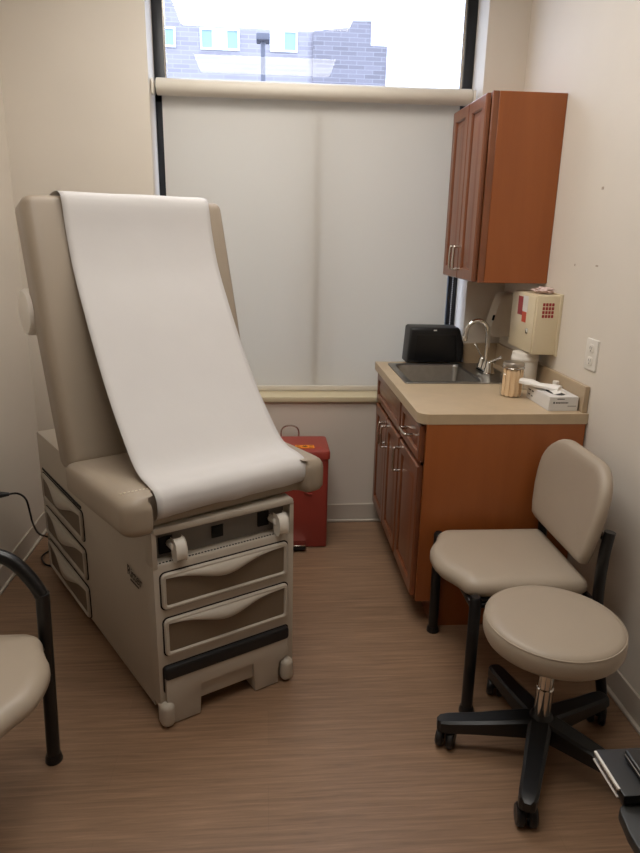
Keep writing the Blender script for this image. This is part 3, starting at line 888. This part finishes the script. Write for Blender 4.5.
# ---- wall outlet
ol = thing('wall_outlet', 'white duplex power outlet on the wall beside the counter', 'outlet', (XR, 2.285, 1.086))
mo = frame_mtx((XR, 2.285, 1.086), (0, -1, 0), (0, 0, 1), (-1, 0, 0))
bm = BM(); loft(bm, rrect(-0.044, -0.057, 0.044, 0.057, 0.005), [(0, 0.0), (0, 0.003), (0.002, 0.006), (0.004, 0.0065)], mo); part('cover_plate', bm, M['white_plastic'], ol, True)
for z in (-0.023, 0.023):
    bm = BM(); loft(bm, rrect(-0.019, z - 0.016, 0.019, z + 0.016, 0.010), [(0, 0.004), (0, 0.0085), (0.001, 0.009)], mo); s_ = part('receptacle', bm, M['white_plastic'], ol, True)
    bm = BM()
    for x0, x1 in ((-0.0085, -0.0055), (0.0055, 0.0085)): box(bm, (x0, z - 0.002, 0.0085), (x1, z + 0.008, 0.0093), 0, 1, mo)
    lathe(bm, [(0.003, 0.0085), (0.003, 0.0093)], 10, mo @ T(0, z - 0.008, 0))
    part('slot', bm, M['ink_grey'], s_, True)

# ---- glass jar of tongue depressors
JX, JY, JZ = 0.984, 2.528, 0.8735
gj = thing('glass_jar', 'clear glass jar with metal clamp lid on the counter', 'jar', (JX, JY, JZ))
bm = BM(); t = bmesh.new(); prev = None; seg = 32
for r, z in ((0.001, 0.0), (0.040, 0.0), (0.046, 0.006), (0.047, 0.03), (0.047, 0.088), (0.044, 0.104), (0.037, 0.114), (0.037, 0.122)):
    ring = [t.verts.new((r * math.cos(2 * PI * k / seg), r * math.sin(2 * PI * k / seg), z)) for k in range(seg)]
    if prev:
        for k in range(seg): t.faces.new((prev[k], prev[(k + 1) % seg], ring[(k + 1) % seg], ring[k]))
    prev = ring
merge(bm, t); part('vessel', bm, M['jar_glass'], gj)
bm = BM(); lathe(bm, [(0.030, 0.122), (0.040, 0.1225), (0.042, 0.125), (0.042, 0.134), (0.039, 0.139), (0.020, 0.142), (0.001, 0.1425)], 32); lid = part('lid', bm, M['lid_metal'], gj)
bm = BM(); tube(bm, [(-0.040, -0.018, 0.130), (-0.049, -0.020, 0.115), (-0.046, -0.020, 0.098), (-0.040, -0.030, 0.092)], 0.0016, 8, 5)
tube(bm, [(0.043 * math.cos(a), 0.043 * math.sin(a), 0.117) for a in [2 * PI * k / 24 for k in range(25)]], 0.0016, 6)
part('clamp_wire', bm, M['nickel'], gj)
t = bmesh.new()
loft(t, rrect(-0.0088, 0.0, 0.0088, 0.108, 0.0085, 5), [(0, -0.0008), (0, 0.0008)], frame_mtx((0, 0, 0), (1, 0, 0), (0, 0, 1), (0, -1, 0)))
dep = None
spots = []
for k in range(12): spots.append((0.0375, 2 * PI * k / 12 + 0.2))
for k in range(8): spots.append((0.026, 2 * PI * k / 8))
for k in range(4): spots.append((0.0125, 2 * PI * k / 4 + 0.4))
JG = 'wooden tongue depressors in the jar'
for k, (r, a) in enumerate(spots):
    px, py = JX + r * math.cos(a), JY + r * math.sin(a)
    if dep is None:
        dep = bpy.data.objects.new('tongue_depressor', finish('tongue_depressor', t, M['stick'])); COL.objects.link(dep)
        dep['label'] = 'wooden tongue depressor standing in the glass jar'; dep['category'] = 'tongue depressor'; dep['group'] = JG
        o = dep
    else:
        o = dep.copy(); COL.objects.link(o)
    MW[o.name] = Matrix.Identity(4)
    o.location = (px, py, JZ + 0.003)
    o.rotation_euler = (0.05 * math.cos(a * 3) * 0.5, 0.03 * math.sin(a * 5), a + PI / 2)

# ---- white canister behind the jar
cn = thing('wipes_canister', 'white round plastic canister standing behind the glass jar', 'canister', (1.092, 2.69, 0.8735))
bm = BM(); lathe(bm, [(0.052, 0), (0.055, 0.004), (0.055, 0.03), (0.0535, 0.034), (0.055, 0.038), (0.055, 0.112), (0.053, 0.116), (0.04, 0.118)], 36); part('body', bm, M['white_plastic'], cn)
bm = BM(); lathe(bm, [(0.0555, 0.116), (0.057, 0.118), (0.057, 0.130), (0.0555, 0.132), (0.0545, 0.134), (0.0545, 0.147), (0.052, 0.152), (0.035, 0.154), (0.001, 0.1545)], 36); part('cap', bm, M['white_plastic'], cn)

# ---- tissue box, the folded paper and the small cap on it
tb = thing('tissue_box', 'flat white cardboard tissue box lying near the end of the counter', 'box', (1.09, 2.40, 0.8735))
TX0, TX1, TY0, TY1, TZ = 1.040, 1.152, 2.290, 2.505, 0.927
bm = BM(); box(bm, (TX0, TY0, 0.8735), (TX1, TY1, TZ), 0.0012, 1); part('carton', bm, M['card'], tb, True)
bm = BM(); loft(bm, [(1.096 + 0.030 * math.cos(2 * PI * k / 24), 2.37 + 0.055 * math.sin(2 * PI * k / 24)) for k in range(24)], [(0, TZ - 0.001), (0, TZ + 0.0006)]); part('slot_opening', bm, M['ink_grey'], tb, True)
bm = BM(); t = bmesh.new(); bmesh.ops.create_grid(t, x_segments=14, y_segments=14, size=0.5)
for v in t.verts:
    n_ = noise.noise(Vector((v.co.x * 5, v.co.y * 5, 2)))
    e_ = max(0.0, 1 - (v.co.length / 0.62) ** 2)
    v.co = Vector((v.co.x * 0.05, v.co.y * 0.09, 0.001 + e_ * (0.012 + 0.012 * n_)))
merge(bm, t, T(1.098, 2.375, TZ + 0.0005)); ts = part('tissue', bm, M['tissue'], tb, True); ts.modifiers.new('thick', 'SOLIDIFY').thickness = 0.0008
bm = BM(); mfc = frame_mtx((TX0, TY0, 0.8735), (1, 0, 0), (0, 0, 1), (0, -1, 0))
box(bm, (0.016, 0.028, 0), (0.022, 0.035, 0.0006), 0, 1, mfc)
x = 0.026
for w in (0.006, 0.003, 0.005, 0.003, 0.004): box(bm, (x, 0.029, 0), (x + w, 0.034, 0.0006), 0, 1, mfc); x += w + 0.0013
x = 0.054
for w in (0.005, 0.003, 0.004, 0.003): box(bm, (x, 0.029, 0), (x + w, 0.034, 0.0006), 0, 1, mfc); x += w + 0.0013
box(bm, (0.030, 0.044, 0), (0.058, 0.047, 0.0006), 0, 1, mfc); box(bm, (0.072, 0.018, 0), (0.104, 0.020, 0.0006), 0, 1, mfc)
part('front_print', bm, M['ink_grey'], tb, True); bm = BM()
mfs = frame_mtx((TX0, TY1, 0.8735), (0, -1, 0), (0, 0, 1), (-1, 0, 0))
for x0, x1, z in ((0.015, 0.040, 0.036), (0.050, 0.066, 0.036), (0.018, 0.034, 0.018), (0.044, 0.060, 0.016)):
    box(bm, (x0, z, 0), (x1, z + 0.005, 0.0006), 0, 1, mfs)
part('side_print', bm, M['ink_grey'], tb, True)
# folded paper sheet lying across the box and hanging past it
bm = BM(); t = bmesh.new(); rows = []
path = [(1.010, 2.500, 0.948), (1.030, 2.470, 0.948), (1.055, 2.430, 0.944), (1.085, 2.395, 0.945), (1.110, 2.365, 0.946)]
pc_ = catmull(path, 6); dirw = Vector((0.66, 0.75, 0)).normalized()
for i, q in enumerate(pc_):
    f = i / (len(pc_) - 1)
    prof_ = [(-0.026, 0.0), (-0.028, 0.010), (-0.020, 0.017), (0.0, 0.0185), (0.020, 0.016), (0.028, 0.009), (0.026, 0.0), (0.0, -0.001)]
    rows.append([t.verts.new(q + dirw * a + Vector((0, 0, (b - 0.012) * (1 - 0.25 * f) + 0.003 * noise.noise(Vector((a * 60, f * 5, 1)))))) for a, b in prof_])
for i in range(len(rows) - 1):
    for k in range(8): t.faces.new((rows[i][k], rows[i][(k + 1) % 8], rows[i + 1][(k + 1) % 8], rows[i + 1][k]))
t.faces.new(rows[0][::-1]); t.faces.new(rows[-1]); merge(bm, t)
solo('folded_towel', bm, M['tissue'], 'folded white paper towel lying across the top of the tissue box', 'paper towel', (1.07, 2.42, TZ), angle=60)
bm = BM(); lathe(bm, [(0.010, 0.0), (0.012, 0.002), (0.012, 0.020), (0.010, 0.022), (0.001, 0.0225)], 18, T(1.137, 2.465, TZ + 0.0005))
solo('small_cap', bm, M['white_plastic'], 'small white cap standing on the far corner of the tissue box', 'cap', (1.137, 2.465, TZ))

# ================================================================== GUEST CHAIRS
def guest_chair(name, label, loc, rotz, arms):
    c = thing(name, label, 'chair', loc, rotz, 'beige guest chairs')
    # seat: bowed front edge
    fo = []
    for k in range(13):
        f = -1 + 2 * k / 12
        fo.append((0.308 - 0.052 * abs(f) ** 2.6, 0.134 * f))
    seat = arc(-0.125, -0.172, 0.03, PI, 1.5 * PI, 4) + [(0.10, -0.204)] + arc(0.195, -0.144, 0.060, -PI / 2, -0.15, 6) + fo[1:-1] + arc(0.195, 0.144, 0.060, 0.15, PI / 2, 6) + [(0.10, 0.204)] + arc(-0.125, 0.172, 0.03, PI / 2, PI, 4)
    bm = BM(); loft(bm, seat, [(0.03, 0.398), (0.010, 0.401), (0.0, 0.412), (0, 0.428), (0.005, 0.441), (0.016, 0.451), (0.034, 0.457), (0.06, 0.459)])
    part('seat', bm, M['vinyl_chair'], c, angle=60)
    bm = BM(); box(bm, (-0.11, -0.205, 0.388), (0.24, 0.205, 0.3985), 0.003); part('seat_pan', bm, M['black_metal'], c)
    # back: rounded shield, slightly curved, leaning
    outl = [(-0.200, 0.012), (-0.17, 0.0), (0.17, 0.0), (0.200, 0.012), (0.214, 0.05), (0.228, 0.12), (0.232, 0.17)] + arc(0.102, 0.196, 0.13, 0.0, PI / 2, 8) + arc(-0.102, 0.196, 0.13, PI / 2, PI, 8) + [(-0.232, 0.17), (-0.228, 0.12), (-0.214, 0.05)]
    t = bmesh.new(); loft(t, outl, [(0.02, -0.020), (0.006, -0.017), (0, -0.008), (0, 0.004), (0.006, 0.014), (0.018, 0.020), (0.034, 0.022), (0.08, 0.022), (0.13, 0.022)])
    for v in t.verts: v.co.z += 0.55 * v.co.x ** 2
    lean = math.radians(9)
    bm = BM(); merge(bm, t, frame_mtx((-0.140, 0, 0.497), (0, 1, 0), (-math.sin(lean), 0, math.cos(lean)), (math.cos(lean), 0, math.sin(lean))))
    part('backrest', bm, M['vinyl_chair'], c, angle=60)
    for s in (-1, 1):
        y = s * 0.228
        bm = BM()
        if arms:
            tube(bm, [(0.222, y, 0.012), (0.240, y, 0.50), (0.238, y, 0.545), (0.216, y, 0.592), (0.180, y, 0.640), (0.14, y, 0.664), (0.09, y, 0.670), (-0.05, y, 0.668), (-0.12, y, 0.655), (-0.165, y, 0.62)], 0.0185, 14, 5)
        else:
            tube(bm, [(0.222, y, 0.012), (0.226, y, 0.416), (0.226, y, 0.424)], 0.0185, 14, 0, None, [0.0185, 0.0185, 0.013])
        lg = part('leg', bm, M['black_metal'], c)
        bm = BM(); lathe(bm, [(0.023, 0), (0.025, 0.004), (0.0225, 0.018), (0.0205, 0.024)], 18, T(0.222, y, 0)); part('foot_cap', bm, M['black_plastic'], lg)
        bm = BM(); tube(bm, [(-0.245, y * 0.95, 0.012), (-0.205, y * 0.96, 0.20), (-0.172, y * 0.97, 0.40), (-0.170, y * 0.97, 0.55), (-0.178, y * 0.97, 0.632)], 0.0175, 14, 5)
        lg = part('leg', bm, M['black_metal'], c)
        bm = BM(); lathe(bm, [(0.022, 0), (0.024, 0.004), (0.0215, 0.018), (0.0195, 0.024)], 18, T(-0.245, y * 0.95, 0)); part('foot_cap', bm, M['black_plastic'], lg)
        bm = BM(); tube(bm, [(0.224, y * 0.86, 0.375), (-0.170, y * 0.86, 0.375)], 0.011, 10); part('side_rail', bm, M['black_metal'], c)
    for x in (0.224, -0.170):
        bm = BM(); tube(bm, [(x, -0.226, 0.375), (x, 0.226, 0.375)], 0.011, 10); part('cross_rail', bm, M['black_metal'], c)
    bm = BM(); tube(bm, [(-0.174, -0.221, 0.60), (-0.180, -0.12, 0.60), (-0.182, 0, 0.60), (-0.180, 0.12, 0.60), (-0.174, 0.221, 0.60)], 0.010, 10, 4); part('back_rail', bm, M['black_metal'], c)
    return c
guest_chair('guest_chair', 'armless beige guest chair with black legs against the base cabinet end', (0.868, 1.990, 0), PI, False)
guest_chair('guest_chair', 'beige guest chair with black tubular arms near the exam table drawers', (-0.846, 1.400, 0), 0, True)

# ================================================================== STOOL
SXY = (0.806, 1.572)
stl = thing('rolling_stool', 'round beige rolling stool on a black five-star base', 'stool', (SXY[0], SXY[1], 0))
bm = BM(); lathe(bm, [(0.10, 0.388), (0.172, 0.390), (0.187, 0.398), (0.193, 0.412), (0.194, 0.437), (0.191, 0.453), (0.184, 0.462), (0.173, 0.4665), (0.15, 0.469), (0.08, 0.471), (0.001, 0.4715)], 56); st_ = part('seat', bm, M['vinyl_chair'], stl, angle=60)
bm = BM(); tube(bm, [(0.1895 * math.cos(a), 0.1895 * math.sin(a), 0.4565) for a in [2 * PI * k / 56 for k in range(57)]], 0.0022, 6); part('seam_welt', bm, M['vinyl_chair'], st_)
bm = BM(); lathe(bm, [(0.09, 0.372), (0.10, 0.376), (0.10, 0.388)], 24); box(bm, (-0.09, -0.012, 0.360), (0.09, 0.012, 0.374), 0.003); part('seat_plate', bm, M['black_metal'], stl)
bm = BM(); lathe(bm, [(0.0245, 0.12), (0.0245, 0.235), (0.021, 0.238), (0.021, 0.318), (0.026, 0.320), (0.026, 0.362), (0.024, 0.364)], 24); part('column', bm, M['chrome'], stl)
bm = BM(); lathe(bm, [(0.030, 0.075), (0.040, 0.080), (0.042, 0.115), (0.036, 0.135), (0.028, 0.148), (0.026, 0.15)], 24); part('hub', bm, M['black_plastic'], stl)
for k in range(5):
    a = math.radians(26 + 72 * k); ca, sa = math.cos(a), math.sin(a)
    bm = BM(); t = bmesh.new(); rings = []
    for r, w, zt, zb in ((0.02, 0.034, 0.140, 0.080), (0.08, 0.032, 0.130, 0.078), (0.18, 0.028, 0.114, 0.072), (0.268, 0.026, 0.104, 0.066), (0.292, 0.021, 0.100, 0.064), (0.302, 0.010, 0.094, 0.068)):
        rings.append([t.verts.new((r, y, z)) for y, z in ((-w, zb), (w, zb), (w, zt - 0.006), (w * 0.7, zt), (-w * 0.7, zt), (-w, zt - 0.006))])
    for i in range(len(rings) - 1):
        for q in range(6): t.faces.new((rings[i][q], rings[i][(q + 1) % 6], rings[i + 1][(q + 1) % 6], rings[i + 1][q]))
    t.faces.new(rings[0][::-1]); t.faces.new(rings[-1]); merge(bm, t, R(a, 'Z'))
    lg = part('base_leg', bm, M['black_plastic'], stl, angle=30)
    sw = a + (0.6, -0.5, 1.2, 0.3, 2.0)[k]
    bm = BM()
    for s in (-1, 1):
        lathe(bm, [(0.006, -0.011), (0.025, -0.011), (0.0300, -0.006), (0.0300, 0.006), (0.025, 0.011), (0.006, 0.012)], 22, T(0.272 * ca, 0.272 * sa, 0.0303) @ R(sw, 'Z') @ T(0, s * 0.0165, 0) @ R(PI / 2, 'X'))
    lathe(bm, [(0.010, 0.03), (0.010, 0.066)], 12, T(0.272 * ca, 0.272 * sa, 0)); 
    part('caster', bm, M['black_plastic'], lg)

# ================================================================== CART AND DEVICES AT THE NEAR CORNER
dk = thing('computer_cart', 'black computer cart, its rounded tabletop corner reaching past the stool', 'cart', (0.78, 0.45, 0))
bm = BM()
tp = [(0.503, 0.20), (1.02, 0.20), (1.02, 0.80), (0.545, 0.80), (0.542, 0.742)] + arc(0.530, 0.720, 0.020, PI / 2, PI * 0.92, 5) + [(0.505, 0.69)]
ar = sum(tp[i - 1][0] * tp[i][1] - tp[i][0] * tp[i - 1][1] for i in range(len(tp)))
if ar < 0: tp = tp[::-1]
prism(bm, tp, 0.677, 0.696, 0.004); part('tabletop', bm, M['black_desk'], dk, True)
bm = BM(); box(bm, (0.74, 0.40, 0.10), (0.82, 0.50, 0.679), 0.008); part('column', bm, M['black_metal'], dk, True)
bm = BM()
for y in (0.28, 0.62): box(bm, (0.58, y - 0.025, 0.06), (0.98, y + 0.025, 0.10), 0.006)
box(bm, (0.755, 0.28, 0.062), (0.805, 0.62, 0.10), 0.004); bs_ = part('base', bm, M['black_metal'], dk, True)
for x in (0.60, 0.96):
    for y in (0.28, 0.62):
        bm = BM(); lathe(bm, [(0.008, -0.012), (0.028, -0.012), (0.031, -0.006), (0.031, 0.006), (0.028, 0.012), (0.008, 0.012)], 20, T(x, y, 0.0312) @ R(PI / 2, 'X')); part('caster', bm, M['black_plastic'], bs_, True)
dv = thing('docking_station', 'flat black docking station with silver-lined ports on the computer cart', 'docking station', (0.66, 0.78, 0.696))
bm = BM(); box(bm, (0.519, 0.734, 0.6963), (0.84, 0.826, 0.714), 0.003); part('housing', bm, M['black_plastic'], dv, True)
for z, r in ((0.7125, 0.0022), (0.6988, 0.0014)):
    bm = BM(); box(bm, (0.5165, 0.747, z - r), (0.5205, 0.822, z + r), 0.0006, 1); part('silver_trim', bm, M['silver'], dv, True)
bm = BM()
for k in range(9): box(bm, (0.5178, 0.752 + k * 0.0062, 0.7015), (0.5195, 0.7555 + k * 0.0062, 0.7090), 0.0003, 1)
part('port', bm, M['steel'], dv, True)
ms_ = thing('handheld_device', 'small dark handheld device lying on the docking station', 'device', (0.62, 0.77, 0.714))
bm = BM(); box(bm, (0.556, 0.740, 0.7145), (0.645, 0.808, 0.729), 0.004, 3); part('case', bm, M['black_gloss'], ms_, True)
bm = BM(); box(bm, (0.5545, 0.745, 0.722), (0.5575, 0.803, 0.7245), 0.0005, 1); part('edge_trim', bm, M['steel'], ms_, True)

# ================================================================== OUTSIDE
S = 40.0
def ox(x): return x * 1.6
def oz(z): return 1.5 + (z - 1.5) * 1.6
ab = thing('apartment_building', 'pale brick apartment building seen through the upper window', 'building', (0, S, -5))
bm = BM()
mo_ = frame_mtx((0, S, 0), (1, 0, 0), (0, 0, 1), (0, -1, 0))
poly = [(-14, -5), (ox(1.6), -5), (ox(1.6), oz(7.92)), (ox(-2.74), oz(7.95)), (ox(-3.05), oz(8.75)), (ox(-3.4), oz(9.6)), (-14, oz(9.6))]
prism(bm, poly, -9, 0, 0, mo_); part('wall', bm, M['brick'], ab, True)
bm = BM()
poly = [(ox(1.6), -5), (ox(4.12), -5), (ox(4.12), oz(7.54)), (ox(3.56), oz(7.54)), (ox(3.56), oz(8.27)), (ox(2.90), oz(8.25)), (ox(2.82), oz(8.06)), (ox(1.6), oz(7.90))]
prism(bm, poly, -8.5, 0.25, 0, mo_); part('stair_tower', bm, M['brick_dark'], ab, True)
for x0, x1, z0, z1, n in ((-3.9, -2.97, 7.27, 7.86, 2), (-2.16, -0.86, 7.24, 7.88, 3), (0.16, 1.08, 7.26, 7.91, 2)):
    bm = BM(); a0, a1, c0, c1 = ox(x0), ox(x1), oz(z0), oz(z1)
    ring_prism(bm, rrect(a0, c0, a1, c1, 0.005, 1), rrect(a0 + 0.09, c0 + 0.09, a1 - 0.09, c1 - 0.09, 0.005, 1), -0.02, 0.10, mo_)
    for k in range(1, n):
        x = a0 + (a1 - a0) * k / n; box(bm, (x - 0.04, c0 + 0.05, 0), (x + 0.04, c1 - 0.05, 0.08), 0, 1, mo_)
    w = part('window', bm, M['out_frame'], ab, True)
    bm = BM(); box(bm, (a0 + 0.05, c0 + 0.05, 0.002), (a1 - 0.05, c1 - 0.05, 0.03), 0, 1, mo_); part('pane', bm, M['out_pane'], w, True)
    if n == 3:
        bm = BM(); box(bm, (a0 + 0.62, c0 + 0.09, 0.031), (a0 + 1.35, c1 - 0.09, 0.045), 0, 1, mo_); part('curtain', bm, M['out_curtain'], w, True)
    else:
        bm = BM(); box(bm, (a0 + 0.10, c0 + 0.09, 0.031), (a0 + 0.72, c1 - 0.09, 0.045), 0, 1, mo_); part('curtain', bm, M['out_curtain'], w, True)
lp = thing('street_lamp', 'grey street lamp standing in front of the apartment building', 'street lamp', (-0.06, 20, -5))
bm = BM(); tube(bm, [(-0.062, 20, -5), (-0.062, 20, 6.35)], 0.065, 12); part('pole', bm, M['lamp_grey'], lp, True)
bm = BM(); box(bm, (-0.24, 19.75, 6.33), (0.12, 20.25, 6.50), 0.03); part('lamp_head', bm, M['lamp_grey'], lp, True)
bm = BM(); box(bm, (-60, YB + 0.8, -5.1), (60, 90, -5)); o = struct('ground', bm, M['asphalt'])

# ================================================================== WORLD, CAMERA
w = bpy.data.worlds.new('overcast_sky'); w.use_nodes = True
bg = w.node_tree.nodes['Background']
bg.inputs['Color'].default_value = (0.74, 0.87, 1.14, 1); bg.inputs['Strength'].default_value = 4.6
scene.world = w

f_px, pitch, roll, yaw = 660.13, 0.28796, 0.019697, 0.083715
cy, sy, cp_, sp_ = math.cos(yaw), math.sin(yaw), math.cos(pitch), math.sin(pitch)
F = Vector((sy * cp_, cy * cp_, -sp_)); Rr = Vector((cy, -sy, 0)); U = Rr.cross(F)
R2 = Rr * math.cos(roll) + U * math.sin(roll); U2 = -Rr * math.sin(roll) + U * math.cos(roll)
cam = bpy.data.cameras.new('camera'); co = bpy.data.objects.new('camera', cam); COL.objects.link(co)
co.matrix_world = frame_mtx((0, 0, CAM_H), R2, U2, -F)
cam.sensor_fit = 'HORIZONTAL'; cam.sensor_width = 36.0; cam.lens = f_px * 36.0 / 640.0
cam.clip_start = 0.02; cam.clip_end = 300
scene.camera = co

vs = scene.view_settings
vs.view_transform = 'Standard'; vs.look = 'None'; vs.exposure = 0.0; vs.gamma = 1.0; vs.use_curve_mapping = False
scene.cycles.max_bounces = 10; scene.cycles.diffuse_bounces = 6; scene.cycles.transparent_max_bounces = 12
scene.cycles.sample_clamp_indirect = 8.0
